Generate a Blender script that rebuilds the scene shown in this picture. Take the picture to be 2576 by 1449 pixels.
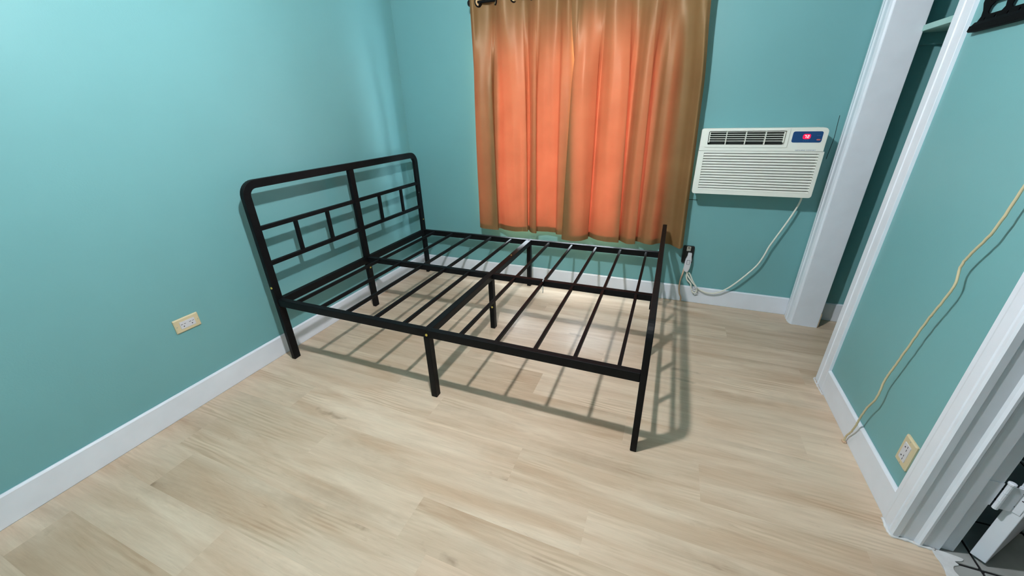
import bpy, bmesh, math, random
from mathutils import Vector, Matrix
random.seed(7)
for o in list(bpy.data.objects):
    bpy.data.objects.remove(o)
scene = bpy.context.scene
COL = scene.collection

# ------------------------------------------------------------------ camera
def cam_matrix(loc, yaw, pit, rol):
    cy, sy, cp, sp = math.cos(yaw), math.sin(yaw), math.cos(pit), math.sin(pit)
    fwd = Vector((sy*cp, cy*cp, sp)); right = Vector((cy, -sy, 0)); up = right.cross(fwd)
    c, s = math.cos(rol), math.sin(rol)
    r2 = c*right + s*up; u2 = -s*right + c*up
    m = Matrix((r2, u2, -fwd)).transposed().to_4x4()
    m.translation = Vector(loc)
    return m
cam_d = bpy.data.cameras.new('camera')
cam_d.sensor_fit = 'HORIZONTAL'; cam_d.sensor_width = 36.0
cam_d.lens = 959.118/2576*36.0
cam_d.clip_start = 0.02
cam = bpy.data.objects.new('camera', cam_d); COL.objects.link(cam)
cam.matrix_world = cam_matrix((1.9802, -2.7129, 1.2670), -0.3935, -0.4337, -0.0288)
scene.camera = cam

# ------------------------------------------------------------------ world, exposure
world = bpy.data.worlds.new('sky'); scene.world = world
world.use_nodes = True
bg = world.node_tree.nodes['Background']
bg.inputs['Color'].default_value = (0.80, 0.91, 1.0, 1)
bg.inputs['Strength'].default_value = 50.0
vs = scene.view_settings
vs.view_transform = 'Standard'
try: vs.look = 'None'
except Exception: pass
vs.gamma = 1.0; vs.use_curve_mapping = False
vs.exposure = 0.0
LAMP = Vector((1.43, -1.93, 2.15))
LAMP_STRENGTH = 2330.0

# ------------------------------------------------------------------ materials
def srgb(r, g, b):
    f = lambda c: (c/255/12.92) if c/255 <= 0.04045 else ((c/255+0.055)/1.055)**2.4
    return (f(r), f(g), f(b), 1)
class NT:
    def __init__(s, name):
        s.m = bpy.data.materials.new(name); s.m.use_nodes = True
        s.t = s.m.node_tree; s.n = s.t.nodes; s.l = s.t.links
        s.b = s.n['Principled BSDF']; s.out = s.n['Material Output']
    def node(s, typ, **kw):
        n = s.n.new(typ)
        for k, v in kw.items():
            if k.startswith('i_'): n.inputs[k[2:].replace('_', ' ')].default_value = v
            else: setattr(n, k, v)
        return n
    def link(s, a, b): s.l.new(a, b)
def setin(b, name, v):
    if name in b.inputs: b.inputs[name].default_value = v
def plain(name, col, rough=0.5, metal=0.0, spec=0.5, var=0.05, vscale=8.0, bump=0.0, bscale=200.0):
    """principled with a faint noise variation of the colour and optional fine relief"""
    t = NT(name)
    setin(t.b, 'Roughness', rough); setin(t.b, 'Metallic', metal); setin(t.b, 'Specular IOR Level', spec)
    tc = t.node('ShaderNodeTexCoord')
    nz = t.node('ShaderNodeTexNoise'); nz.inputs['Scale'].default_value = vscale; nz.inputs['Detail'].default_value = 3
    t.link(tc.outputs['Object'], nz.inputs['Vector'])
    rp = t.node('ShaderNodeValToRGB')
    rp.color_ramp.elements[0].position = 0.3; rp.color_ramp.elements[1].position = 0.7
    rp.color_ramp.elements[0].color = tuple(c*(1-var) for c in col[:3])+(1,)
    rp.color_ramp.elements[1].color = tuple(min(1, c*(1+var)) for c in col[:3])+(1,)
    t.link(nz.outputs['Fac'], rp.inputs['Fac']); t.link(rp.outputs['Color'], t.b.inputs['Base Color'])
    if bump > 0:
        n2 = t.node('ShaderNodeTexNoise'); n2.inputs['Scale'].default_value = bscale; n2.inputs['Detail'].default_value = 2
        t.link(tc.outputs['Object'], n2.inputs['Vector'])
        bp = t.node('ShaderNodeBump'); bp.inputs['Strength'].default_value = bump; bp.inputs['Distance'].default_value = 0.002
        t.link(n2.outputs['Fac'], bp.inputs['Height']); t.link(bp.outputs['Normal'], t.b.inputs['Normal'])
    return t.m
def emit(name, col, strength):
    t = NT(name)
    e = t.node('ShaderNodeEmission'); e.inputs['Color'].default_value = col; e.inputs['Strength'].default_value = strength
    t.link(e.outputs[0], t.out.inputs['Surface'])
    return t.m

M = {}
M['teal'] = plain('teal_wall_paint', (0.176, 0.408, 0.426), rough=0.42, spec=0.35, var=0.02, vscale=3, bump=0.12, bscale=160)
M['white_paint'] = plain('white_trim_paint', (0.80, 0.84, 0.92), rough=0.35, var=0.03, vscale=9, bump=0.06, bscale=60)
M['ceiling'] = plain('ceiling_paint', (0.36, 0.36, 0.35), rough=0.7, var=0.02)
M['black_metal'] = plain('black_powder_coat', (0.0045, 0.0050, 0.0058), rough=0.48, spec=0.14, var=0.2, vscale=30, bump=0.08, bscale=700)
M['bolt'] = plain('yellow_zinc', (0.85, 0.66, 0.15), rough=0.3, metal=0.7)
M['ac_white'] = plain('ac_plastic', (0.86, 0.87, 0.80), rough=0.42, var=0.03, vscale=6)
M['ac_dark'] = plain('ac_dark_cavity', (0.025, 0.028, 0.026), rough=0.8)
M['ac_recess'] = plain('ac_recess_plastic', (0.15, 0.155, 0.14), rough=0.6)
M['ac_blue'] = plain('blue_control_film', (0.010, 0.062, 0.20), rough=0.28, var=0.04)
M['ink_blue'] = plain('blue_ink', (0.03, 0.10, 0.25), rough=0.4)
M['ink_red'] = plain('red_ink', (0.55, 0.14, 0.13), rough=0.4)
M['ink_mid'] = plain('pale_blue_ink', (0.05, 0.12, 0.27), rough=0.4)
M['led_halo'] = emit('led_halo_glow', (1.0, 0.02, 0.10, 1), 1.0)
M['led_digit'] = emit('led_digit_glow', (1.0, 0.62, 0.72, 1), 1.6)
M['almond'] = plain('almond_plastic', (0.66, 0.56, 0.36), rough=0.4, var=0.02)
M['socket_white'] = plain('white_plastic', (0.66, 0.66, 0.70), rough=0.35, var=0.01)
M['slot'] = plain('dark_slot', (0.03, 0.025, 0.04), rough=0.7)
M['black_plastic'] = plain('black_plastic', (0.008, 0.009, 0.009), rough=0.5)
M['steel'] = plain('zinc_steel', (0.55, 0.55, 0.52), rough=0.35, metal=0.9)
M['cord_white'] = plain('white_cord', (0.82, 0.81, 0.72), rough=0.45)
M['cord_tan'] = plain('tan_cord', (0.72, 0.50, 0.34), rough=0.5)
M['cord_cream'] = plain('cream_cable', (0.62, 0.52, 0.32), rough=0.5)
M['caulk'] = plain('white_caulk', (0.72, 0.73, 0.74), rough=0.6, var=0.08, vscale=40, bump=0.3, bscale=90)
M['grommet_tan'] = plain('tan_hole_fill', (0.75, 0.50, 0.26), rough=0.4)
M['shelf_paint'] = plain('pale_teal_shelf_paint', (0.36, 0.60, 0.56), rough=0.5)
M['grout'] = plain('black_grout', (0.012, 0.012, 0.014), rough=0.9)
M['tile'] = plain('grey_floor_tile', (0.36, 0.37, 0.36), rough=0.35, var=0.12, vscale=12)
M['subfloor'] = plain('subfloor', (0.13, 0.10, 0.07), rough=0.9)
M['hall'] = plain('hall_wall_paint', (0.42, 0.36, 0.28), rough=0.7)
M['mount'] = plain('black_mount_steel', (0.0025, 0.0025, 0.003), rough=0.6, metal=0.0, spec=0.06, bump=0.05, bscale=400)
M['seam'] = plain('dark_wall_seam', (0.03, 0.075, 0.07), rough=0.9)
M['raw_wood'] = plain('raw_wood', (0.55, 0.42, 0.28), rough=0.8, var=0.15, vscale=30)
M['clear_plastic'] = plain('clear_tie_plastic', (0.7, 0.72, 0.74), rough=0.15)

def wood_mat():
    t = NT('oak_vinyl_plank')
    tc = t.node('ShaderNodeTexCoord'); oi = t.node('ShaderNodeObjectInfo')
    # every plank samples another stretch of the pattern
    mul = t.node('ShaderNodeMath', operation='MULTIPLY'); mul.inputs[1].default_value = 37.0
    t.link(oi.outputs['Random'], mul.inputs[0])
    cmb = t.node('ShaderNodeCombineXYZ'); t.link(mul.outputs[0], cmb.inputs[0]); t.link(mul.outputs[0], cmb.inputs[2])
    add = t.node('ShaderNodeVectorMath', operation='ADD'); t.link(tc.outputs['Object'], add.inputs[0]); t.link(cmb.outputs[0], add.inputs[1])
    def noise(scale_vec, scale, detail, dist=0.0, rough=0.5):
        mp = t.node('ShaderNodeMapping'); mp.inputs['Scale'].default_value = scale_vec
        t.link(add.outputs[0], mp.inputs['Vector'])
        n = t.node('ShaderNodeTexNoise'); n.inputs['Scale'].default_value = scale
        n.inputs['Detail'].default_value = detail; n.inputs['Distortion'].default_value = dist; n.inputs['Roughness'].default_value = rough
        t.link(mp.outputs[0], n.inputs['Vector']); return n
    def ramp(src, p0, p1, c0, c1):
        r = t.node('ShaderNodeValToRGB'); e = r.color_ramp.elements
        e[0].position = p0; e[1].position = p1; e[0].color = c0; e[1].color = c1
        t.link(src, r.inputs['Fac']); return r
    def mix(fac, a, b, mode='MIX'):
        n = t.node('ShaderNodeMix', data_type='RGBA', blend_type=mode)
        if isinstance(fac, float): n.inputs[0].default_value = fac
        else: t.link(fac, n.inputs[0])
        for s, v in ((6, a), (7, b)):
            if isinstance(v, tuple): n.inputs[s].default_value = v
            else: t.link(v, n.inputs[s])
        return n.outputs[2]
    W = (1, 1, 1, 1)
    broad = noise((0.50, 4.2, 1), 2.4, 5, 0.9, 0.55)
    base = ramp(broad.outputs['Fac'], 0.34, 0.66, (0.565, 0.410, 0.285, 1), (0.735, 0.600, 0.460, 1)).outputs['Color']
    # grey-olive bloom in large soft patches
    bloom = noise((0.8, 3.0, 1), 2.0, 3, 0.5)
    base = mix(ramp(bloom.outputs['Fac'], 0.48, 0.70, (0, 0, 0, 1), (0.60, 0.60, 0.60, 1)).outputs['Color'], base, (0.625, 0.505, 0.380, 1))
    # broken, wandering streaks
    streak = noise((1.3, 13.0, 1), 2.3, 7, 1.1, 0.66)
    base = mix(0.42, base, ramp(streak.outputs['Fac'], 0.36, 0.60, (0.80, 0.77, 0.74, 1), (1.05, 1.05, 1.05, 1)).outputs['Color'], 'MULTIPLY')
    fine = noise((3.2, 70.0, 1), 3.0, 3, 0.5)
    base = mix(0.28, base, ramp(fine.outputs['Fac'], 0.38, 0.60, (0.88, 0.86, 0.84, 1), (1.03, 1.03, 1.03, 1)).outputs['Color'], 'MULTIPLY')
    # cathedral grain in places
    mpw = t.node('ShaderNodeMapping'); mpw.inputs['Scale'].default_value = (0.9, 6.5, 1); t.link(add.outputs[0], mpw.inputs['Vector'])
    wv = t.node('ShaderNodeTexWave', wave_type='BANDS', bands_direction='Y'); wv.inputs['Scale'].default_value = 3.0
    wv.inputs['Distortion'].default_value = 9.0; wv.inputs['Detail'].default_value = 2.0; wv.inputs['Detail Scale'].default_value = 0.9
    t.link(mpw.outputs[0], wv.inputs['Vector'])
    gate = noise((0.9, 2.6, 1), 2.1, 2)
    gr = ramp(gate.outputs['Fac'], 0.56, 0.68, (0, 0, 0, 1), (0.75, 0.75, 0.75, 1))
    base = mix(gr.outputs['Color'], base, mix(1.0, base, ramp(wv.outputs['Fac'], 0.15, 0.75, (0.83, 0.79, 0.74, 1), (1.05, 1.05, 1.05, 1)).outputs['Color'], 'MULTIPLY'))
    # dark knots and short grey stains drawn out along the plank
    nk = t.node('ShaderNodeTexNoise'); nk.inputs['Scale'].default_value = 14.0; nk.inputs['Detail'].default_value = 3; t.link(add.outputs[0], nk.inputs['Vector'])
    def knots(scale_vec, scale, wob, p0, p1, dark, amount, thr):
        mpk = t.node('ShaderNodeMapping'); mpk.inputs['Scale'].default_value = scale_vec; t.link(add.outputs[0], mpk.inputs['Vector'])
        mk_ = t.node('ShaderNodeMix', data_type='VECTOR'); mk_.inputs[0].default_value = wob
        t.link(mpk.outputs[0], mk_.inputs[4]); t.link(nk.outputs['Color'], mk_.inputs[5])
        vk = t.node('ShaderNodeTexVoronoi'); vk.inputs['Scale'].default_value = scale; t.link(mk_.outputs[1], vk.inputs['Vector'])
        kn = ramp(vk.outputs['Distance'], p0, p1, dark, W)
        sel = t.node('ShaderNodeSeparateColor'); t.link(vk.outputs['Color'], sel.inputs[0])
        gt = t.node('ShaderNodeMath', operation='GREATER_THAN'); gt.inputs[1].default_value = thr; t.link(sel.outputs[0], gt.inputs[0])
        am = t.node('ShaderNodeMath', operation='MULTIPLY'); am.inputs[1].default_value = amount; t.link(gt.outputs[0], am.inputs[0])
        return mix(am.outputs[0], base, kn.outputs['Color'], 'MULTIPLY')
    base = knots((1.3, 8.0, 1), 1.7, 0.34, 0.02, 0.42, (0.72, 0.70, 0.68, 1), 0.70, 0.55)
    base = knots((2.4, 13.0, 1), 1.6, 0.42, 0.02, 0.20, (0.50, 0.46, 0.42, 1), 0.75, 0.82)
    st = noise((1.6, 15.0, 1), 2.6, 6, 1.6, 0.65)
    base = mix(0.5, base, ramp(st.outputs['Fac'], 0.30, 0.39, (0.72, 0.69, 0.66, 1), W).outputs['Color'], 'MULTIPLY')
    # plank to plank tone
    rt = ramp(oi.outputs['Random'], 0.0, 1.0, (0.91, 0.895, 0.87, 1), (1.05, 1.05, 1.05, 1))
    base = mix(1.0, base, rt.outputs['Color'], 'MULTIPLY')
    t.link(base, t.b.inputs['Base Color'])
    setin(t.b, 'Roughness', 0.36); setin(t.b, 'Specular IOR Level', 0.42)
    bp = t.node('ShaderNodeBump'); bp.inputs['Strength'].default_value = 0.05; bp.inputs['Distance'].default_value = 0.001
    t.link(fine.outputs['Fac'], bp.inputs['Height']); t.link(bp.outputs['Normal'], t.b.inputs['Normal'])
    return t.m
M['wood'] = wood_mat()

def curtain_mat():
    t = NT('brown_curtain_cloth')
    tc = t.node('ShaderNodeTexCoord')
    nz = t.node('ShaderNodeTexNoise'); nz.inputs['Scale'].default_value = 5; nz.inputs['Detail'].default_value = 4
    t.link(tc.outputs['Object'], nz.inputs['Vector'])
    mp = t.node('ShaderNodeMapping'); mp.inputs['Scale'].default_value = (1, 1, 0.35); t.link(tc.outputs['Object'], mp.inputs['Vector'])
    wv = t.node('ShaderNodeTexNoise'); wv.inputs['Scale'].default_value = 420; wv.inputs['Detail'].default_value = 1
    t.link(mp.outputs[0], wv.inputs['Vector'])
    def ramp(src, c0, c1):
        r = t.node('ShaderNodeValToRGB'); r.color_ramp.elements[0].position = .3; r.color_ramp.elements[1].position = .7
        r.color_ramp.elements[0].color = c0; r.color_ramp.elements[1].color = c1; t.link(src, r.inputs['Fac']); return r
    d = t.node('ShaderNodeBsdfDiffuse'); t.link(ramp(nz.outputs['Fac'], (0.36, 0.205, 0.085, 1), (0.43, 0.25, 0.105, 1)).outputs[0], d.inputs['Color'])
    tr = t.node('ShaderNodeBsdfTranslucent'); t.link(ramp(nz.outputs['Fac'], (0.062, 0.0080, 0.0036, 1), (0.074, 0.0100, 0.0046, 1)).outputs[0], tr.inputs['Color'])
    gl = t.node('ShaderNodeBsdfGlossy'); gl.inputs['Roughness'].default_value = 0.45; gl.inputs['Color'].default_value = (0.5, 0.42, 0.32, 1)
    bp = t.node('ShaderNodeBump'); bp.inputs['Strength'].default_value = 0.15; bp.inputs['Distance'].default_value = 0.001
    t.link(wv.outputs['Fac'], bp.inputs['Height'])
    for n in (d, gl): t.link(bp.outputs['Normal'], n.inputs['Normal'])
    m1 = t.node('ShaderNodeMixShader'); m1.inputs[0].default_value = 0.42; t.link(d.outputs[0], m1.inputs[1]); t.link(tr.outputs[0], m1.inputs[2])
    m2 = t.node('ShaderNodeMixShader'); m2.inputs[0].default_value = 0.06; t.link(m1.outputs[0], m2.inputs[1]); t.link(gl.outputs[0], m2.inputs[2])
    t.link(m2.outputs[0], t.out.inputs['Surface'])
    return t.m
M['curtain'] = curtain_mat()

def glass_mat():
    t = NT('window_glass')
    tr = t.node('ShaderNodeBsdfTransparent'); gl = t.node('ShaderNodeBsdfGlossy'); gl.inputs['Roughness'].default_value = 0.03
    mx = t.node('ShaderNodeMixShader'); mx.inputs[0].default_value = 0.06; t.link(tr.outputs[0], mx.inputs[1]); t.link(gl.outputs[0], mx.inputs[2])
    t.link(mx.outputs[0], t.out.inputs['Surface'])
    return t.m
M['glass'] = glass_mat()

# ------------------------------------------------------------------ mesh helpers
WL = {}   # world origin of every object
def link(name, bm, mat, parent=None, smooth=False, bevel=0.0, segs=2, kind=None):
    """bm is in world coordinates; the object's origin goes to the bottom centre of its box"""
    bmesh.ops.recalc_face_normals(bm, faces=bm.faces[:])
    vs_ = [v.co for v in bm.verts]
    lo = Vector([min(v[i] for v in vs_) for i in range(3)]); hi = Vector([max(v[i] for v in vs_) for i in range(3)])
    org = Vector(((lo.x+hi.x)/2, (lo.y+hi.y)/2, lo.z))
    for v in bm.verts: v.co -= org
    me = bpy.data.meshes.new(name); bm.to_mesh(me); bm.free()
    me.materials.append(M[mat])
    if smooth:
        for p in me.polygons: p.use_smooth = True
    o = bpy.data.objects.new(name, me); COL.objects.link(o)
    WL[o] = org
    if parent is not None:
        o.parent = parent; o.location = org-WL[parent]
    else: o.location = org
    if bevel > 0:
        md = o.modifiers.new('bevel', 'BEVEL'); md.width = bevel; md.segments = segs; md.limit_method = 'ANGLE'; md.angle_limit = math.radians(40)
    if kind: o['kind'] = kind
    return o
def thing(name, loc, label, cat, group=None):
    o = bpy.data.objects.new(name, None); COL.objects.link(o); o.location = loc; WL[o] = Vector(loc)
    o.empty_display_size = 0.05
    return tag(o, label, cat, group)
def tag(o, label, cat, group=None):
    o['label'] = label; o['category'] = cat
    if group: o['group'] = group
    return o
def box(bm, x0, x1, y0, y1, z0, z1):
    c = [(x0, y0, z0), (x1, y0, z0), (x1, y1, z0), (x0, y1, z0), (x0, y0, z1), (x1, y0, z1), (x1, y1, z1), (x0, y1, z1)]
    v = [bm.verts.new(p) for p in c]
    for f in ((0, 3, 2, 1), (4, 5, 6, 7), (0, 1, 5, 4), (1, 2, 6, 5), (2, 3, 7, 6), (3, 0, 4, 7)):
        bm.faces.new([v[i] for i in f])
    return v
def nb(): return bmesh.new()
def bx(name, mat, parent, dims, **kw):
    b = nb(); box(b, *dims); return link(name, b, mat, parent, **kw)
def catmull(pts, n=10):
    pts = [Vector(p) for p in pts]; out = []
    P = [pts[0]*2-pts[1]]+pts+[pts[-1]*2-pts[-2]]
    for i in range(1, len(P)-2):
        a, b, c, d = P[i-1:i+3]
        for k in range(n):
            t = k/n
            out.append(0.5*((2*b)+(c-a)*t+(2*a-5*b+4*c-d)*t*t+(3*b-a-3*c+d)*t**3))
    out.append(pts[-1]); return out
def tube(bm, pts, r, seg=8, closed=False, cap=True, rf=None, flat=None):
    pts = [Vector(p) for p in pts]; n = len(pts); rings = []
    tang = []
    for i in range(n):
        a = pts[(i-1) % n] if (closed or i > 0) else pts[i]; b = pts[(i+1) % n] if (closed or i < n-1) else pts[i]
        tang.append((b-a).normalized())
    u = tang[0].orthogonal().normalized()
    for i in range(n):
        u = (u-tang[i]*u.dot(tang[i])).normalized(); v = tang[i].cross(u)
        rr = r if rf is None else rf(i/(n-1))*r
        rings.append([bm.verts.new(pts[i]+(u*math.cos(2*math.pi*k/seg)+v*math.sin(2*math.pi*k/seg))*rr) for k in range(seg)])
    for i in range(n if closed else n-1):
        A, B = rings[i], rings[(i+1) % n]
        for k in range(seg): bm.faces.new((A[k], A[(k+1) % seg], B[(k+1) % seg], B[k]))
    if cap and not closed:
        bm.faces.new(rings[0][::-1]); bm.faces.new(rings[-1])
def rect_sweep(bm, pts, nrm, w, d, closed=False):
    """sweep a w (in plane) by d (along nrm) rectangle along a planar path"""
    pts = [Vector(p) for p in pts]; n = len(pts); nrm = Vector(nrm).normalized(); rings = []
    for i in range(n):
        a = pts[max(i-1, 0)]; b = pts[min(i+1, n-1)]
        t = (b-a).normalized(); s = t.cross(nrm).normalized()
        rings.append([bm.verts.new(pts[i]+s*sx*w/2+nrm*dx*d/2) for sx, dx in ((-1, -1), (1, -1), (1, 1), (-1, 1))])
    for i in range(n-1):
        A, B = rings[i], rings[i+1]
        for k in range(4): bm.faces.new((A[k], A[(k+1) % 4], B[(k+1) % 4], B[k]))
    bm.faces.new(rings[0][::-1]); bm.faces.new(rings[-1])
def prism(bm, poly, f, t0, t1):
    """poly of 2-D points, f(a, b, t) -> world, extruded t0..t1"""
    A = [bm.verts.new(f(a, b, t0)) for a, b in poly]; B = [bm.verts.new(f(a, b, t1)) for a, b in poly]
    n = len(poly)
    for i in range(n): bm.faces.new((A[i], A[(i+1) % n], B[(i+1) % n], B[i]))
    bm.faces.new(A[::-1]); bm.faces.new(B)
def rrect(x0, x1, z0, z1, r, n=5, rs=None):
    """rounded rectangle, counter-clockwise from the lower right; rs = radii (br, tr, tl, bl)"""
    rs = rs or (r,)*4; out = []
    for (cx, cz, a0, rr) in ((x1-rs[0], z0+rs[0], -90, rs[0]), (x1-rs[1], z1-rs[1], 0, rs[1]), (x0+rs[2], z1-rs[2], 90, rs[2]), (x0+rs[3], z0+rs[3], 180, rs[3])):
        if rr < 1e-6: out.append((cx, cz)); continue
        for k in range(n+1):
            a = math.radians(a0+90*k/n); out.append((cx+rr*math.cos(a), cz+rr*math.sin(a)))
    return out
def circle(cx, cz, r, n=12): return [(cx+r*math.cos(2*math.pi*k/n), cz+r*math.sin(2*math.pi*k/n)) for k in range(n)]
def plate(bm, outline, holes, f, t0, t1):
    """flat plate with holes: f(a, b, t) -> world"""
    b2 = nb(); loops = []
    for lp in [outline]+holes:
        v = [b2.verts.new((a, b, 0)) for a, b in lp]; loops.append(lp)
        for i in range(len(v)): b2.edges.new((v[i], v[(i+1) % len(v)]))
    bmesh.ops.triangle_fill(b2, use_beauty=True, use_dissolve=False, edges=b2.edges[:], normal=(0, 0, 1))
    b2.verts.index_update()
    F = [[v.index for v in fc.verts] for fc in b2.faces]; P = [(v.co.x, v.co.y) for v in b2.verts]; b2.free()
    A = [bm.verts.new(f(a, b, t0)) for a, b in P]; B = [bm.verts.new(f(a, b, t1)) for a, b in P]
    for fc in F: bm.faces.new([A[i] for i in fc]); bm.faces.new([B[i] for i in fc][::-1])
    k = 0
    for lp in loops:
        n = len(lp)
        for i in range(n): bm.faces.new((A[k+i], A[k+(i+1) % n], B[k+(i+1) % n], B[k+i]))
        k += n
def text_bm(s, size):
    cu = bpy.data.curves.new('lettering', 'FONT'); cu.body = s; cu.size = size; cu.extrude = 0.0; cu.resolution_u = 3
    o = bpy.data.objects.new('lettering', cu); COL.objects.link(o)
    dg = bpy.context.evaluated_depsgraph_get(); me = bpy.data.meshes.new_from_object(o.evaluated_get(dg))
    b = nb(); b.from_mesh(me); bpy.data.objects.remove(o); bpy.data.curves.remove(cu); bpy.data.meshes.remove(me)
    return b
def stretch_text(s, x0, x1, z0, z1, f):
    b = text_bm(s, 1.0)
    X = [v.co.x for v in b.verts]; Y = [v.co.y for v in b.verts]
    for v in b.verts:
        a = x0+(v.co.x-min(X))/(max(X)-min(X))*(x1-x0); c = z0+(v.co.y-min(Y))/(max(Y)-min(Y))*(z1-z0)
        v.co = Vector(f(a, c))
    return b

# ------------------------------------------------------------------ room shell
HB = 0.119          # baseboard height
WLX = -0.012        # left wall face
WBY = 0.012         # back wall face
WRX = 2.806         # right wall face (room side)
WRO = 2.935         # right wall, far side
YF = -3.95; ZC = 2.42
WX0, WX1, WZ0, WZ1 = 0.745, 1.870, 0.445, 1.705     # window opening
OY0, OY1 = -0.120, -0.705   # closet opening
DY0, DY1 = -1.549, -2.33    # doorway
ZH = 2.05
ZB = -0.10            # walls stand on the slab level

b = nb(); box(b, WLX-0.1, WLX, YF-0.1, WBY+0.15, ZB, ZC); link('wall_left', b, 'teal', kind='structure')
b = nb()
xa, xb = WLX, 3.60
box(b, xa, WX0, WBY, WBY+0.15, ZB, ZC); box(b, WX1, xb, WBY, WBY+0.15, ZB, ZC)
box(b, WX0, WX1, WBY, WBY+0.15, ZB, WZ0); box(b, WX0, WX1, WBY, WBY+0.15, WZ1, ZC)
bmesh.ops.remove_doubles(b, verts=b.verts[:], dist=1e-5)
wall_back = link('wall_back', b, 'teal', kind='structure')
b = nb()
box(b, WRX, WRO, OY0+0.012, WBY, 0, ZC)
box(b, WRX, WRO, OY1-0.012, OY0+0.012, ZH, ZC)
box(b, WRX, WRO, DY0+0.012, OY1-0.012, 0, ZC)
box(b, WRX, WRO, DY1-0.012, DY0+0.012, ZH, ZC)
box(b, WRX, WRO, YF, DY1-0.012, 0, ZC)
wall_right = link('wall_right', b, 'teal', kind='structure')
bx('wall_front', 'teal', None, (WLX, 4.3, YF-0.1, YF, ZB, ZC), kind='structure')
bx('ceiling', 'ceiling', None, (WLX-0.1, 4.4, YF-0.1, WBY+0.15, ZC, ZC+0.1), kind='structure')
# closet and the room beyond the doorway
b = nb(); box(b, 3.50, 3.60, -0.88, WBY, ZB, ZC); link('wall_closet_side', b, 'teal', kind='structure')
bx('wall_closet_end', 'teal', None, (WRO, 4.3, -0.92, -0.80, 0, ZC), kind='structure')
bx('wall_hallway', 'hall', None, (4.2, 4.3, YF, -0.92, ZB, ZC), kind='structure')

# floor: slab plus one object for every plank
floor = bx('floor', 'subfloor', None, (WLX, 2.895, YF, WBY, -0.10, -0.009), kind='structure')
bx('floor_closet', 'subfloor', None, (2.895, 3.5, -0.80, WBY, -0.10, -0.009), kind='structure')
PW = 0.167; PL = 1.14; Y0 = -1.47
known = {0: 1.09, -2: 0.73, -5: 0.735, 2: 0.35, -1: 0.42, -3: 1.30, -4: 0.28, 1: 0.80, 3: 1.02}
rows = [k for k in range(-15, 10)]
for k in rows:
    ytop = Y0+PW*k; ybot = ytop-PW
    ytop = min(ytop, 0.0); ybot = max(ybot, YF)
    if ytop-ybot < 0.01: continue
    if ybot > -0.82: xmax = 3.5
    elif ybot < -1.5 and ytop > -2.36: xmax = 2.888
    else: xmax = 2.806
    j = known.get(k, random.uniform(0.1, 1.0))
    cuts = [0.0]+[c for c in (j-PL, j, j+PL, j+2*PL, j+3*PL) if 0.02 < c < xmax-0.02]+[xmax]
    for a, c in zip(cuts[:-1], cuts[1:]):
        g = 0.00003
        bm_ = nb(); box(bm_, a+g, c-g, ybot+g, ytop-g, -0.009, 0.0)
        link('plank', bm_, 'wood', floor)
# tiled floor past the doorway
floor_h = bx('floor_hallway', 'grout', None, (2.895, 4.2, YF, -0.92, -0.10, -0.009), kind='structure')
TW = 0.1905; tile_me = None
for i in range(0, 4):
    for j in range(0, 9):
        x0 = 2.991+TW*(i-1); y1 = -1.392+TW*(2-j)
        xx0 = max(x0+0.004, 2.90); yy1 = min(y1, -0.925)
        if y1-TW < -2.5: continue
        bx('tile', 'tile', floor_h, (xx0, x0+TW-0.004, y1-TW+0.004, yy1-0.004, -0.009, -0.003), bevel=0.0015, segs=1)

# baseboards
def board(name, poly, f, t0, t1):
    b = nb(); prism(b, poly, f, t0, t1); return link(name, b, 'white_paint', kind='structure', bevel=0.0015)
prof = [(0, 0), (0.012, 0), (0.012, HB-0.007), (0.008, HB-0.001), (0.004, HB), (0, HB)]     # depth, height
board('baseboard_left', prof, lambda d, h, t: (WLX+d, t, h), YF, WBY)
board('baseboard_back', prof, lambda d, h, t: (t, WBY-d, h), WLX+0.012, 2.800)
board('baseboard_closet', prof, lambda d, h, t: (t, WBY-d, h), WRO, 3.50)
board('baseboard_right', prof, lambda d, h, t: (WRX-d, t, h), -1.478, -0.802)
board('baseboard_right', prof, lambda d, h, t: (WRX-d, t, h), YF, DY1-0.085)
board('baseboard_front', prof, lambda d, h, t: (t, YF+d, h), 0.0, WRX-0.012)

# closet opening trim: far post (casing + jamb), near casing
trim_post = nb()
casing = [(WRX, WBY-0.013), (WRX-0.006, WBY-0.013), (WRX-0.010, -0.012), (WRX-0.012, -0.030), (WRX-0.006, -0.036), (WRX-0.013, -0.044),
          (WRX-0.014, -0.060), (WRX-0.007, -0.068), (WRX-0.011, -0.076), (WRX-0.009, -0.100), (WRX-0.003, -0.114), (WRX+0.006, OY0), (WRX+0.006, -0.100), (WRX, -0.100)]
prism(trim_post, casing, lambda a, c, t: (a, c, t), 0.0, ZH)
trim_1 = link('trim_1', trim_post, 'white_paint', kind='structure')
bx('jamb_board', 'white_paint', trim_1, (WRX+0.004, WRO+0.010, OY0-0.004, OY0+0.012, 0.0, ZH), bevel=0.0015)
bx('chipped_edge', 'raw_wood', trim_1, (WRO+0.010, WRO+0.015, OY0-0.002, OY0+0.010, 0.004, 0.095))
b = nb()
near = [(WRX, -0.802), (WRX-0.011, -0.802), (WRX-0.012, -0.800), (WRX-0.012, -0.754), (WRX-0.015, -0.751), (WRX-0.015, -0.748), (WRX-0.011, -0.745), (WRX-0.011, -0.705), (WRX-0.009, OY1+0.002), (WRX, OY1+0.002)]
prism(b, near, lambda a, c, t: (a, c, t), 0.0, ZH+0.09)
trim_2 = link('trim_2', b, 'white_paint', kind='structure')
bx('jamb_board', 'white_paint', trim_2, (WRX, WRO+0.010, OY1-0.012, OY1+0.002, 0.0, ZH))
b = nb(); box(b, WRX-0.012, WRX, OY1, OY0, ZH, ZH+0.09); link('trim_3', b, 'white_paint', kind='structure', bevel=0.002)

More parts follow.
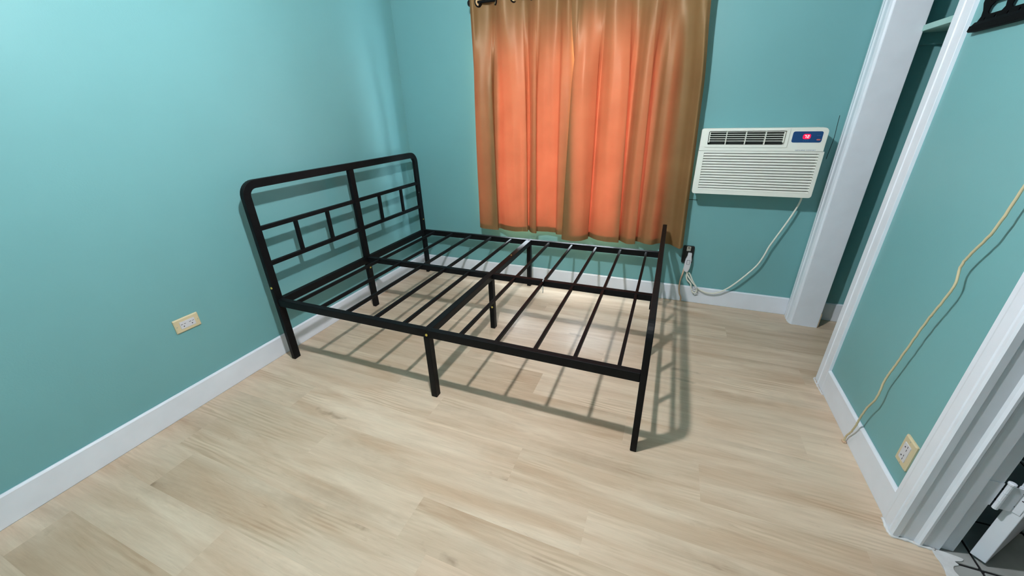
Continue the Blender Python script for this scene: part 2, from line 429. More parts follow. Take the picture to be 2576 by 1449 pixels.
# doorway: casing, jamb with rebate and stop
b = nb()
dc = [(WRX, -1.474), (WRX-0.010, -1.474), (WRX-0.013, -1.478), (WRX-0.013, -1.492), (WRX-0.016, -1.500), (WRX-0.017, -1.530), (WRX-0.014, -1.534),
      (WRX-0.018, -1.538), (WRX-0.018, -1.547), (WRX-0.014, -1.552), (WRX+0.002, -1.552), (WRX+0.002, -1.545), (WRX, -1.545)]
prism(b, dc, lambda a, c, t: (a, c, t), 0.0, ZH+0.08)
trim_4 = link('trim_4', b, 'white_paint', kind='structure')
b = nb()
jb = [(WRX+0.001, -1.537), (WRX+0.001, -1.548), (2.846, -1.549), (2.851, -1.554), (2.855, -1.561), (2.861, -1.561), (2.866, -1.556), (2.872, -1.555), (2.906, -1.555), (2.906, -1.545), (2.943, -1.545), (2.943, -1.537)]
prism(b, jb, lambda a, c, t: (a, c, t), 0.0, ZH)
link('jamb_board', b, 'white_paint', trim_4)
b = nb(); box(b, WRX-0.015, WRX, DY1-0.08, DY1, 0, ZH+0.08); box(b, WRX-0.015, WRX, DY1, -1.552, ZH, ZH+0.08)
box(b, WRX, WRO+0.008, DY1-0.012, DY1, 0, ZH); box(b, WRX, WRO+0.008, DY1, DY0+0.012, ZH-0.012, ZH)
link('trim_5', b, 'white_paint', kind='structure', bevel=0.002)
# lumpy bead of caulk where floor meets the trim and the tiles
def bead(pts, r, parent, seed, flat=1.0):
    rnd = random.Random(seed); P = catmull(pts, 6)
    P = [p+Vector((rnd.uniform(-1, 1), rnd.uniform(-1, 1), 0))*r*0.3 for p in P]
    b = nb(); rs = [rnd.uniform(0.6, 1.3) for _ in P]
    tube(b, P, r, 7, rf=lambda t: rs[int(t*(len(P)-1))])
    for v in b.verts: v.co.z = pts[0][2]+(v.co.z-pts[0][2])*flat
    return link('caulk_bead', b, 'caulk', parent, smooth=True)
bead([(2.790, -1.49, 0.001), (2.786, -1.532, 0.001), (2.792, -1.553, 0.001), (2.83, -1.553, 0.001), (2.858, -1.561, 0.001), (2.893, -1.559, 0.001)], 0.0042, trim_4, 1)
smear = [(2.885, -1.560), (2.905, -1.556), (2.930, -1.558), (2.957, -1.563), (2.949, -1.574), (2.931, -1.581), (2.936, -1.590), (2.920, -1.600), (2.915, -1.616), (2.921, -1.636), (2.911, -1.66), (2.914, -1.70), (2.907, -1.80), (2.910, -2.0), (2.905, -2.32),
         (2.885, -2.32), (2.888, -2.0), (2.883, -1.80), (2.889, -1.70), (2.884, -1.65), (2.891, -1.61), (2.886, -1.585)]
sm = catmull([(x, y, 0) for x, y in smear+smear[:1]], 4)[:-1]
b = nb(); prism(b, [(p.x, p.y) for p in sm], lambda a, c, t: (a, c, t), -0.006, 0.0012); link('caulk_bead', b, 'caulk', floor_h, bevel=0.001)
bead([(2.796, -0.70, 0.001), (2.788, -0.712, 0.001), (2.787, -0.76, 0.001), (2.788, -0.80, 0.001), (2.791, -0.84, 0.001)], 0.0035, trim_2, 4)
bead([(2.80, -0.02, 0.0), (2.795, -0.06, 0.0), (2.803, -0.12, 0.0), (2.85, -0.126, 0.0), (2.945, -0.126, 0.0)], 0.0022, trim_1, 5)

# door, swung away into the next room, with its painted hinge
def rot45(p, a=math.radians(45), o=(2.978, -1.542)):
    return (o[0]+p[0]*math.cos(a)+p[1]*math.sin(a), o[1]+p[0]*math.sin(a)-p[1]*math.cos(a), p[2])
def rbox(name, mat, parent, dims, **kw):
    b = nb(); v = box(b, *dims)
    for q in v: q.co = Vector(rot45(q.co))
    return link(name, b, mat, parent, **kw)
door = rbox('door_1', 'white_paint', None, (0.0, 0.74, 0.0, 0.034, 0.010, 2.03), bevel=0.002, kind='structure')
for zc in (0.262, 1.75):
    h = nb(); box(h, 2.908, 2.944, -1.5475, -1.5445, zc-0.043, zc+0.043)
    hinge = link('hinge', h, 'white_paint', door)
    b = nb()
    for (u0, u1) in ((-0.046, -0.016), (-0.015, 0.015), (0.016, 0.046)): tube(b, [(2.953, -1.552, zc+u0), (2.953, -1.552, zc+u1)], 0.0065, 12)
    tube(b, [(2.953, -1.552, zc+0.046), (2.953, -1.552, zc+0.0485), (2.953, -1.552, zc+0.0535), (2.953, -1.552, zc+0.0555)], 0.0085, 12, rf=lambda t: (0.7, 1.0, 1.0, 0.6)[round(t*3)])
    link('knuckle', b, 'white_paint', hinge, smooth=False)
    b = nb(); v = box(b, 2.956, 2.982, -1.5545, -1.5515, zc-0.043, zc+0.043); link('leaf', b, 'white_paint', hinge)
    rbox('leaf', 'white_paint', hinge, (-0.0025, 0.0005, -0.001, 0.028, zc-0.043, zc+0.043))
    for (d, zz) in ((0.010, 0.026), (0.019, 0.004), (0.010, -0.024)):
        rbox('screw_head', 'slot', hinge, (-0.0032, -0.0022, d-0.0025, d+0.0025, zc+zz-0.0015, zc+zz+0.0015))

# dark seam of the patched wall round the air conditioner
def seam(pts, r):
    b = nb(); P = [Vector((x, WBY-0.0003, z)) for x, z in pts]; tube(b, catmull(P, 5), r, 5); link('wall_seam', b, 'seam', wall_back)
seam([(2.772, 1.202), (2.774, 1.15), (2.777, 1.09), (2.774, 1.04), (2.770, 0.98)], 0.0017)
seam([(2.10, 0.7200), (2.125, 0.7202), (2.158, 0.7190)], 0.0022)

# ------------------------------------------------------------------ window behind the curtain
b = nb(); YW = 0.095
for d in ((WX0, WX0+0.045, YW, YW+0.05, WZ0, WZ1), (WX1-0.045, WX1, YW, YW+0.05, WZ0, WZ1), (WX0+0.045, WX1-0.045, YW, YW+0.05, WZ0, WZ0+0.045), (WX0+0.045, WX1-0.045, YW, YW+0.05, WZ1-0.045, WZ1)):
    box(b, *d)
window = link('window_1', b, 'white_paint', kind='structure')
xm = (WX0+WX1)/2
for a, c in ((1.145, 1.220), (1.680, 1.730)):  # unseen bars, added to break the window light into streaks
    bx('added_mullion', 'white_paint', window, (a, c, YW, YW+0.045, WZ0+0.045, WZ1-0.045))
for a, c in ((WX0+0.045, 1.145), (1.220, 1.680), (1.730, WX1-0.045)):
    bx('pane', 'glass', window, (a, c, YW+0.02, YW+0.024, WZ0+0.045, WZ1-0.045))
bx('window_sill', 'white_paint', window, (WX0+0.002, WX1-0.002, WBY+0.004, YW, WZ0-0.002, WZ0+0.006))
pl = bpy.data.lights.new('window_portal', 'AREA'); pl.shape = 'RECTANGLE'; pl.size = WX1-WX0; pl.size_y = WZ1-WZ0
pl.cycles.is_portal = True
po = bpy.data.objects.new('window_portal', pl); COL.objects.link(po)
po.location = (xm, 0.165, (WZ0+WZ1)/2); po.rotation_euler = (math.radians(-90), 0, 0)

# ------------------------------------------------------------------ bed frame
BX0, BX1, BYN, BYF, BYC = 0.0958, 1.986, -1.4774, -0.0902, -0.7838
XM = 1.0437; RZ = 0.3816
bed = thing('bed_frame', (XM, BYC, 0), 'black metal platform bed frame without mattress, standing on the plank floor', 'bed frame')
def u_frame(name, x, ztop, w, d, r):
    pts = [Vector((x, BYN, 0.0))]
    pts.append(Vector((x, BYN, ztop-w/2-r)))
    for k in range(1, 9):
        a = math.pi-math.pi/2*k/8
        pts.append(Vector((x, BYN+r+r*math.cos(a), ztop-w/2-r+r*math.sin(a))))
    for k in range(0, 9):
        a = math.pi/2-math.pi/2*k/8
        pts.append(Vector((x, BYF-r+r*math.cos(a), ztop-w/2-r+r*math.sin(a))))
    pts.append(Vector((x, BYF, 0.0)))
    b = nb(); rect_sweep(b, pts, (1, 0, 0), w, d)
    return link(name, b, 'black_metal', bed, bevel=0.003)
def rail(name, parent, a, c, w, h, bevel=0.002):
    """square tube between two points: w across, h tall"""
    a, c = Vector(a), Vector(c); b = nb()
    if abs(c.x-a.x) > abs(c.y-a.y) and abs(c.x-a.x) > abs(c.z-a.z): box(b, min(a.x, c.x), max(a.x, c.x), a.y-w/2, a.y+w/2, a.z-h/2, a.z+h/2)
    elif abs(c.y-a.y) > abs(c.z-a.z): box(b, a.x-w/2, a.x+w/2, min(a.y, c.y), max(a.y, c.y), a.z-h/2, a.z+h/2)
    else: box(b, a.x-w/2, a.x+w/2, a.y-h/2, a.y+h/2, min(a.z, c.z), max(a.z, c.z))
    return link(name, b, 'black_metal', parent, bevel=bevel)
def bolt(parent, p, n, r=0.0065):
    p, n = Vector(p), Vector(n)
    b = nb(); tube(b, [p-n*0.002, p+n*0.002, p+n*0.0035], r, 10, rf=lambda t: 1.0 if t < 0.9 else 0.6)
    return link('bolt', b, 'bolt', parent)
PWD = 0.040; PD = 0.025
head = u_frame('headboard', BX0, 1.000, PWD, PD, 0.055)
rail('center_post', head, (BX0, BYC, 0.0), (BX0, BYC, 1.000-PWD), PD, PWD)
for z in (0.765, 0.578):
    for y0, y1 in ((BYN+PWD/2, BYC-PWD/2), (BYC+PWD/2, BYF-PWD/2)):
        rail('cross_rail', head, (BX0, y0, z), (BX0, y1, z), 0.020, 0.022)
for y in (-1.252, -1.029, -0.560, -0.315):
    rail('spindle', head, (BX0, y, 0.578+0.011), (BX0, y, 0.765-0.011), 0.018, 0.019)
for y0, y1 in ((BYN+PWD/2, BYC-PWD/2), (BYC+PWD/2, BYF-PWD/2)):
    rail('lower_rail', head, (BX0, y0, 0.360), (BX0, y1, 0.360), 0.030, 0.042)
foot = u_frame('footboard', BX1, 0.582, PWD, PD, 0.05)
rail('center_post', foot, (BX1, BYC, 0.0), (BX1, BYC, 0.582-PWD), PD, PWD)
for z in (0.448, 0.243):
    for y0, y1 in ((BYN+PWD/2, BYC-PWD/2), (BYC+PWD/2, BYF-PWD/2)):
        rail('cross_rail', foot, (BX1, y0, z), (BX1, y1, z), 0.016, 0.020)
for y in (-1.252, -1.029, -0.560, -0.315):
    rail('spindle', foot, (BX1, y, 0.253), (BX1, y, 0.438), 0.016, 0.018)
zr = RZ-0.020
for y in (BYN, BYF):
    for xa_, xb_ in ((BX0+PD/2, XM), (XM, BX1-PD/2)):
        rail('side_rail', bed, (xa_, y, zr), (xb_, y, zr), 0.028, 0.040)
for xa_, xb_ in ((BX0+PD/2, XM-0.018), (XM+0.018, BX1-PD/2)):
    rail('center_rail', bed, (xa_, BYC, zr+0.001), (xb_, BYC, zr+0.001), 0.030, 0.034)
rail('cross_beam', bed, (XM, BYN+0.014, zr), (XM, BYF-0.014, zr), 0.036, 0.036)
sx = [0.211, 0.383, 0.553, 0.729, 0.900, 1.204, 1.378, 1.553, 1.721, 1.893]
for x in sx:
    for y0, y1 in ((BYN+0.014, BYC-0.015), (BYC+0.015, BYF-0.014)):
        rail('slat', bed, (x, y0, RZ-0.013), (x, y1, RZ-0.013), 0.014, 0.018)
legs = []
for y in (BYN, BYC, BYF):
    legs.append(rail('leg', bed, (XM, y, 0.0), (XM, y, zr-0.018), 0.030, 0.034))
bolt(legs[0], (XM+0.002, BYN-0.014, zr-0.006), (0, -1, 0))
bolt(legs[1], (XM+0.004, BYC-0.017, 0.155), (0, -1, 0))
bolt(head, (BX0+0.004, BYN-PWD/2, 0.452), (0, -1, 0))
bolt(head, (BX0+PD/2, BYC+0.002, 0.300), (1, 0, 0))
bolt(head, (BX0+PD/2, BYF, 0.470), (1, 0, 0), 0.0045)
bolt(bed, (XM, BYC+0.33, zr+0.018), (0, 0, 1), 0.005)
for y, z in ((BYC, 0.325),):
    rail('bracket', foot, (BX1-PD/2-0.004, y-0.04, z), (BX1-PD/2-0.004, y+0.04, z), 0.008, 0.03, 0.001)
# clear plastic tie round the centre rail
b = nb()
ring = [Vector((1.378, BYC+0.020*math.cos(a), zr+0.001+0.022*math.sin(a))) for a in [2*math.pi*k/16 for k in range(16)]]
tube(b, ring, 0.0028, 6, closed=True); tube(b, [(1.378, BYC-0.018, zr-0.01), (1.381, BYC-0.021, zr-0.035), (1.380, BYC-0.020, zr-0.055)], 0.0022, 6)
link('plastic_tie', b, 'clear_plastic', bed, smooth=True)

# ------------------------------------------------------------------ curtains and rod
ROD_Y, ROD_Z = -0.095, 1.888
def lerp(a, c, t): return a+(c-a)*t
def resample(pts, n):
    P = catmull([(p[0], p[1], 0) for p in pts], 14); L = [0.0]
    for a, c in zip(P[:-1], P[1:]): L.append(L[-1]+(c-a).length)
    out = []; k = 0
    for i in range(n):
        s = L[-1]*i/(n-1)
        while k < len(L)-2 and L[k+1] < s: k += 1
        t = (s-L[k])/max(1e-9, L[k+1]-L[k]); q = P[k].lerp(P[min(k+1, len(P)-1)], max(0, min(1, t))); out.append((q.x, q.y))
    return out
def curtain(name, label, low, top, hem_z, seed):
    rnd = random.Random(seed); n = 380; nz = 48; ztop = 1.945
    lo = resample(low, n); tp = resample(top, n)
    def pos(i, z):
        t = (z-hem_z)/(ztop-hem_z)
        k = max(0.0, min(1.0, (t-0.62)/0.36)); k = k*k*(3-2*k)
        u = i/(n-1)
        cx = sum(q[0] for q in lo)/n
        # folds wander a little and open towards the hem
        wob = 0.006*math.sin(9*u+5*t+seed)+0.004*math.sin(23*u-7*t)+0.0022*math.sin(2*math.pi*lo[i][0]/0.083+2.5*t+seed)*math.sin(5*t+lo[i][0]*7)
        amp = 1.0+0.15*(1-t)
        xl, yl = lo[i]; yl = -0.085+(yl+0.085)*amp+wob
        xs = xl+(tp[i][0]-xl)*(t*0.75)
        x = lerp(xs, tp[i][0], k); y = lerp(yl, tp[i][1], k)
        return Vector((x, min(y, -0.012), z))
    b = nb(); G = []
    zs = [hem_z+(ztop-hem_z)*j/(nz-1) for j in range(nz)]
    hemoff = [0.004*math.sin(14*i/(n-1)+seed)+rnd.uniform(-.0004, .0004) for i in range(n)]
    for j, z in enumerate(zs):
        G.append([b.verts.new(pos(i, z)+Vector((0, 0, hemoff[i]*max(0, 1-j/10)))) for i in range(n)])
    for j in range(nz-1):
        for i in range(n-1): b.faces.new((G[j][i], G[j][i+1], G[j+1][i+1], G[j+1][i]))
    o = link(name, b, 'curtain', None, smooth=True)
    tag(o, label, 'curtain', None)
    # turned-up hem: a second layer behind the first
    b = nb(); G = []
    for j in range(6):
        z = hem_z+0.038*j/5
        G.append([b.verts.new(pos(i, z)+Vector((0, 0.004, 0.0005+hemoff[i]*max(0, 1-j/10)))) for i in range(n)])
    for j in range(5):
        for i in range(n-1): b.faces.new((G[j][i], G[j][i+1], G[j+1][i+1], G[j+1][i]))
    link('hem', b, 'curtain', o, smooth=True)
    return o
def sfold(x0, w, ya, yb):
    """cloth doubled back on itself over a width w"""
    d = (yb-ya)/5
    return [(x0+w, ya), (x0+w+0.003, ya+d), (x0+w*0.5, ya+2*d), (x0-0.003, ya+3*d), (x0, ya+4*d), (x0+w, yb)]
low_l = [(0.624, -0.066), (0.640, -0.104), (0.700, -0.122), (0.752, -0.114)]+sfold(0.768, 0.024, -0.106, -0.052)+[(0.850, -0.078), (0.930, -0.102), (0.995, -0.092)]+sfold(1.022, 0.008, -0.086, -0.050)+[
         (1.052, -0.085), (1.078, -0.112)]+sfold(1.074, 0.028, -0.114, -0.056)+[(1.135, -0.046), (1.190, -0.042), (1.236, -0.050), (1.246, -0.078), (1.262, -0.096), (1.310, -0.092), (1.350, -0.080), (1.372, -0.068), (1.340, -0.060), (1.275, -0.054)]
low_r = [(1.395, -0.104), (1.355, -0.108), (1.320, -0.114), (1.306, -0.124), (1.340, -0.140), (1.405, -0.148), (1.450, -0.132)]+sfold(1.474, 0.010, -0.092, -0.046)+[(1.520, -0.082), (1.580, -0.112), (1.640, -0.110)]+sfold(
         1.664, 0.032, -0.098, -0.046)+[(1.728, -0.084), (1.762, -0.116)]+sfold(1.784, 0.024, -0.110, -0.050)+[(1.840, -0.056), (1.872, -0.080), (1.915, -0.086), (1.955, -0.050), (1.990, -0.036), (2.030, -0.040), (2.062, -0.072), (2.094, -0.104), (2.114, -0.080)]
def top_wave(x0, x1, crossings, first_front):
    pts = [(x0, ROD_Y+(-0.02 if first_front else 0.02))]; front = first_front
    prev = x0
    for c in crossings+[x1]:
        mid = (prev+c)/2; pts.append((mid, ROD_Y+(-0.036 if front else 0.036)))
        if c != x1: pts.append((c, ROD_Y)); front = not front
        prev = c
    pts.append((x1, ROD_Y+(-0.015 if front else 0.015)))
    return pts
cr_l = [0.722, 0.838, 0.958, 1.072, 1.175, 1.270, 1.338]; cr_r = [1.395, 1.51, 1.625, 1.735, 1.85, 1.96]
c_l = curtain('curtain', 'brown curtain panel glowing orange, narrower, on the side towards the bed headboard', low_l, top_wave(0.672, 1.380, cr_l, True), 0.440, 1)
c_r = curtain('curtain', 'brown curtain panel glowing orange, wider, hanging next to the air conditioner', low_r, top_wave(1.318, 2.045, cr_r, True), 0.425, 4)
for par, cr in ((c_l, cr_l), (c_r, cr_r)):
    for i, x in enumerate(cr):
        s = 1 if i % 2 == 0 else -1
        ax = Vector((math.cos(math.radians(50)), s*math.sin(math.radians(50)), 0)); ax = Vector((ax.y, -ax.x, 0)) if False else ax
        nrm = Vector((0.80, -0.6*s, 0)).normalized(); side = nrm.cross(Vector((0, 0, 1)))
        c = Vector((x, ROD_Y, ROD_Z))
        b = nb(); tube(b, [c+(side*math.cos(a)+Vector((0, 0, 1))*math.sin(a))*0.024 for a in [2*math.pi*k/24 for k in range(24)]], 0.0045, 8, closed=True)
        g = link('grommet', b, 'black_metal', par, smooth=True)
        b = nb(); plate(b, circle(0, 0, 0.0215, 24), [circle(0, 0, 0.0088, 16)], lambda p, q, t: tuple(c+side*p+Vector((0, 0, q))+nrm*t), -0.0015, 0.0015); link('grommet_hole_fill', b, 'grommet_tan', g)  # added tan washer, stands for the lit cloth behind the hole
rod = thing('curtain_rod', (1.36, ROD_Y, ROD_Z), 'thin black curtain rod with ball finial above the window', 'curtain rod')
b = nb(); tube(b, [(0.672, ROD_Y, ROD_Z), (2.085, ROD_Y, ROD_Z)], 0.0085, 14); link('pole', b, 'black_metal', rod, smooth=False)
for x, s in ((0.672, -1), (2.085, 1)):
    b = nb(); tube(b, [(x+s*d, ROD_Y, ROD_Z) for d in (-0.004, 0.0, 0.002, 0.007, 0.014, 0.020, 0.024)], 0.018, 14,
                   rf=lambda t: (0.65, 0.65, 0.6, 0.9, 1.0, 0.75, 0.2)[min(6, round(t*6))]); link('finial', b, 'black_metal', rod, smooth=True)
for x in (0.735, 2.02):
    b = nb(); tube(b, [(x, WBY, ROD_Z-0.012), (x, ROD_Y-0.004, ROD_Z-0.012)], 0.005, 8)
    tube(b, [(x, ROD_Y-0.012, ROD_Z+0.002), (x, ROD_Y-0.009, ROD_Z-0.012), (x, ROD_Y, ROD_Z-0.015), (x, ROD_Y+0.009, ROD_Z-0.012), (x, ROD_Y+0.011, ROD_Z)], 0.004, 8)
    tube(b, [(x, ROD_Y-0.010, ROD_Z-0.012), (x, ROD_Y-0.016, ROD_Z-0.022)], 0.006, 8)
    tube(b, [(x, WBY, ROD_Z-0.012), (x, WBY-0.005, ROD_Z-0.012)], 0.022, 16); link('bracket', b, 'black_metal', rod)

# ------------------------------------------------------------------ air conditioner
ac = thing('air_conditioner', (2.413, WBY, 0.787), 'off-white through-wall air conditioner with louvred front and blue control panel', 'air conditioner')
AF = -0.110
fy = lambda a, c, t: (a, t, c)
X0, X1, Z0, Z1 = 2.110, 2.714, 0.790, 1.152
ZS = 1.034
b = nb(); prism(b, rrect(X0+0.006, X1-0.010, Z0+0.004, Z1-0.003, 0.012), fy, WBY+0.015, -0.070); link('housing', b, 'ac_white', ac, bevel=0.003)
# upper bezel with the outlet opening
VX0, VX1, VZ0, VZ1 = 2.148, 2.524, 1.066, 1.138
b = nb(); plate(b, rrect(X0, X1-0.006, ZS+0.0008, Z1, 0.01, rs=(0.001, 0.022, 0.010, 0.001)), [rrect(VX0, VX1, VZ0, VZ1, 0.006)], fy, -0.070, AF)
bez = link('upper_bezel', b, 'ac_white', ac, bevel=0.0025)
b = nb(); plate(b, rrect(VX0-0.014, VX1+0.014, VZ0-0.013, VZ1+0.010, 0.008), [rrect(VX0, VX1, VZ0, VZ1, 0.006)], fy, AF+0.0005, AF-0.0035); link('vent_surround', b, 'ac_white', bez, bevel=0.0022)
bx('vent_cavity', 'ac_dark', ac, (VX0-0.002, VX1+0.002, -0.0712, -0.0702, VZ0-0.002, VZ1+0.002))
vent = bx('vane_carrier', 'ac_white', ac, (VX0+0.004, VX0+0.009, -0.104, -0.090, VZ0+0.012, VZ1-0.003))
bx('vane_carrier', 'ac_white', ac, (VX1-0.009, VX1-0.004, -0.104, -0.090, VZ0+0.012, VZ1-0.003))
for k in range(5):
    z = 1.0845+0.0117*k
    b = nb(); prism(b, [(-0.106, z), (-0.106, z+0.0024), (-0.099, z+0.0030), (-0.099, z+0.0008)], lambda a, c, t: (t, a, c), VX0+0.009, VX1-0.009)
    link('vane', b, 'ac_white', vent)
for x in (2.240, 2.336, 2.430):
    b = nb(); box(b, x-0.0018, x+0.0018, -0.1085, -0.085, VZ0+0.001, VZ1-0.001); link('divider', b, 'ac_white', vent)
# lower front panel with the intake louvres
GX0, GX1, GZ0, GZ1 = 2.139, 2.694, 0.812, 1.022
b = nb(); plate(b, rrect(X0-0.001, X1, Z0, ZS-0.0008, 0.01, rs=(0.014, 0.002, 0.002, 0.014)), [[(GX0, GZ0), (GX1, GZ0), (GX1, GZ1), (GX0, GZ1)]], fy, -0.075, AF-0.003)
fp = link('front_panel', b, 'ac_white', ac, bevel=0.003)
bx('grille_back', 'ac_recess', ac, (GX0-0.002, GX1+0.002, -0.076, -0.0745, GZ0-0.002, GZ1+0.002))
NL = 14; P_ = (GZ1-GZ0)/NL
for k in range(NL):
    z = GZ0+P_*k
    b = nb(); prism(b, [(-0.1125, z+0.0002), (-0.1135, z+0.0035), (-0.1050, z+P_-0.0042), (-0.1010, z+P_-0.0044), (-0.108, z+0.0015)], lambda a, c, t: (t, a, c), GX0-0.001, GX1+0.001)
    link('louver', b, 'ac_white', fp)
# control panel
b = nb(); prism(b, rrect(2.553, 2.686, 1.079, 1.134, 0.009), fy, AF+0.001, AF-0.0012); ctl = link('control_panel', b, 'ac_blue', ac)
b = nb(); prism(b, rrect(2.5995, 2.6345, 1.0955, 1.1215, 0.009), fy, AF, AF-0.0016); link('digit_halo', b, 'led_halo', ctl)  # emissive patch that paints the red bleed of light round the digits
def seg7(ch, x0, z0, w, h, th):
    S = {'7': 'abc', '2': 'abged'}[ch]; b = nb()
    R_ = {'a': (x0, x0+w, z0+h-th, z0+h), 'g': (x0, x0+w, z0+h/2-th/2, z0+h/2+th/2), 'd': (x0, x0+w, z0, z0+th),
          'b': (x0+w-th, x0+w, z0+h/2, z0+h), 'c': (x0+w-th, x0+w, z0, z0+h/2), 'e': (x0, x0+th, z0, z0+h/2), 'f': (x0, x0+th, z0+h/2, z0+h)}
    for c in S: r = R_[c]; box(b, r[0], r[1], AF-0.0022, AF-0.0014, r[2], r[3])
    return b
link('digit', seg7('7', 2.6065, 1.1015, 0.0085, 0.0145, 0.0024), 'led_digit', ctl)
link('digit', seg7('2', 2.6190, 1.1015, 0.0085, 0.0145, 0.0024), 'led_digit', ctl)
b = nb(); prism(b, rrect(2.663, 2.681, 1.0895, 1.0965, 0.0034), fy, AF, AF-0.0018); link('button', b, 'ink_red', ctl)
b = nb(); prism(b, rrect(2.660, 2.679, 1.1125, 1.1155, 0.001), fy, AF, AF-0.0016); link('button', b, 'ink_mid', ctl)
for k in range(3):
    b = nb(); prism(b, rrect(2.6035+0.0098*k, 2.6105+0.0098*k, 1.0855, 1.0885, 0.001), fy, AF, AF-0.0016); link('button', b, 'ink_mid', ctl)
b = stretch_text('GENUINE', 2.581, 2.626, 1.0375, 1.0425, lambda a, c: (a, AF-0.0006, c)); link('lettering', b, 'ink_blue', bez)
b = stretch_text('COMFORT', 2.630, 2.674, 1.0375, 1.0425, lambda a, c: (a, AF-0.0006, c)); link('lettering', b, 'ink_mid', bez)
# power cord with its plug, bundled with a tie
cp = [(2.690, -0.030, 0.800), (2.697, -0.030, 0.752), (2.671, -0.036, 0.658), (2.621, -0.040, 0.520), (2.600, -0.040, 0.460), (2.589, -0.040, 0.410), (2.565, -0.040, 0.340), (2.523, -0.040, 0.272),
      (2.469, -0.036, 0.196), (2.422, -0.030, 0.142), (2.369, -0.026, 0.105), (2.309, -0.022, 0.097), (2.255, -0.020, 0.122),
      (2.222, -0.020, 0.160), (2.198, -0.020, 0.205), (2.182, -0.022, 0.228), (2.170, -0.022, 0.212), (2.178, -0.026, 0.180), (2.206, -0.026, 0.150), (2.212, -0.026, 0.118),
      (2.232, -0.028, 0.088), (2.250, -0.028, 0.100), (2.240, -0.030, 0.135), (2.208, -0.032, 0.172), (2.176, -0.030, 0.215), (2.166, -0.028, 0.245)]
b = nb(); tube(b, catmull(cp, 8), 0.0050, 8); cord = link('power_cord', b, 'cord_white', ac, smooth=True)
b = nb(); tube(b, catmull([(2.222, -0.02, 0.128), (2.245, -0.033, 0.138), (2.232, -0.036, 0.122), (2.216, -0.030, 0.108), (2.244, -0.024, 0.116), (2.25, -0.034, 0.13), (2.226, -0.034, 0.112)], 6), 0.0030, 6)
link('cable_tie', b, 'socket_white', cord, smooth=True)
b = nb(); prism(b, [(2.142, 0.262), (2.150, 0.244), (2.164, 0.238), (2.174, 0.246), (2.181, 0.268), (2.185, 0.330), (2.181, 0.352), (2.180, 0.372), (2.157, 0.374), (2.155, 0.350), (2.147, 0.326)], fy, -0.016, -0.046)
plug = link('plug', b, 'socket_white', cord, bevel=0.004)
b = nb(); prism(b, rrect(2.157, 2.173, 0.298, 0.326, 0.003), fy, -0.045, -0.0485); link('test_button', b, 'socket_white', plug, bevel=0.001)
b = nb(); plate(b, rrect(2.155, 2.175, 0.296, 0.328, 0.004), [rrect(2.157, 2.173, 0.298, 0.326, 0.003)], fy, -0.0458, -0.0468); link('button_rim', b, 'slot', plug)

for ch in ac.children:            # front stands a little prouder of the wall; the cord stays put
    if not ch.name.startswith('power_cord'): ch.location += Vector((0, -0.015, -0.003))

# ------------------------------------------------------------------ outlets
obx = thing('wall_outlet', (2.157, WBY, 0.29), 'uncovered black wall outlet beside the curtain, with a white plug in it', 'outlet')
b = nb(); plate(b, rrect(2.122, 2.192, 0.290, 0.412, 0.010), [rrect(2.130, 2.184, 0.300, 0.402, 0.004)], fy, WBY, WBY-0.016); link('box_rim', b, 'black_plastic', obx, bevel=0.002)
b = nb(); prism(b, rrect(2.130, 2.184, 0.300, 0.402, 0.004), fy, WBY, WBY-0.008); link('socket_body', b, 'black_plastic', obx)
b = nb(); plate(b, rrect(2.145, 2.170, 0.378, 0.410, 0.004), [circle(2.157, 0.400, 0.004)], fy, WBY-0.0165, WBY-0.018); link('yoke', b, 'steel', obx)
b = nb(); tube(b, [(2.157, WBY-0.017, 0.388), (2.157, WBY-0.022, 0.388)], 0.005, 10); link('screw', b, 'steel', obx)

def decora(name, label, f, w, h, dirty=False):
    """f(a, c, d) -> world: a along the long side, c along the short side, d out of the wall"""
    root_p = f(0, 0, 0)
    t = thing(name, root_p, label, 'outlet')
    b = nb(); ff = lambda a, c, d: f(a, c, d)
    iw, ih = w*0.30, h*0.26
    # bevelled plate: outer ring slopes up to the face
    o1 = rrect(-w/2, w/2, -h/2, h/2, 0.003, 3); o2 = rrect(-w/2+0.004, w/2-0.004, -h/2+0.004, h/2-0.004, 0.002, 3)
    A = [b.verts.new(ff(a, c, 0)) for a, c in o1]; B = [b.verts.new(ff(a, c, 0.004)) for a, c in o1]; C = [b.verts.new(ff(a, c, 0.0075)) for a, c in o2]
    n = len(o1)
    for R1, R2 in ((A, B), (B, C)):
        for i in range(n): b.faces.new((R1[i], R1[(i+1) % n], R2[(i+1) % n], R2[i]))
    b.faces.new(C); b.faces.new(A[::-1])
    cover = link('cover_plate', b, 'almond', t)
    b = nb(); prism(b, rrect(-iw, iw, -ih, ih, 0.002, 3), ff, 0.0070, 0.0095); ins = link('socket_insert', b, 'socket_white', t, bevel=0.0006)
    for s in (-1, 1):
        cx = s*iw*0.55
        for (da, dc, la, lc) in ((-0.0062, 0.0045, 0.0042, 0.0010), (0.0062, 0.0045, 0.0036, 0.0010)):
            b = nb(); prism(b, [(cx+da-la, dc-lc), (cx+da+la, dc-lc), (cx+da+la, dc+lc), (cx+da-la, dc+lc)], ff, 0.0090, 0.0098); link('slot', b, 'slot', ins)
        b = nb(); prism(b, [(cx-0.0026, -0.0045), (cx+0.0026, -0.0045), (cx+0.0022, -0.0080), (cx, -0.0095), (cx-0.0022, -0.0080)], ff, 0.0090, 0.0098); link('slot', b, 'slot', ins)
        b = nb(); prism(b, circle(s*w*0.42, 0, 0.0022, 8), ff, 0.0070, 0.0082); link('screw', b, 'steel', t)
    return t
decora('wall_outlet', 'almond double outlet plate mounted sideways on the teal wall left of the headboard',
       lambda a, c, d: (WLX+d, -1.8575+a, 0.4175+c), 0.104, 0.066)
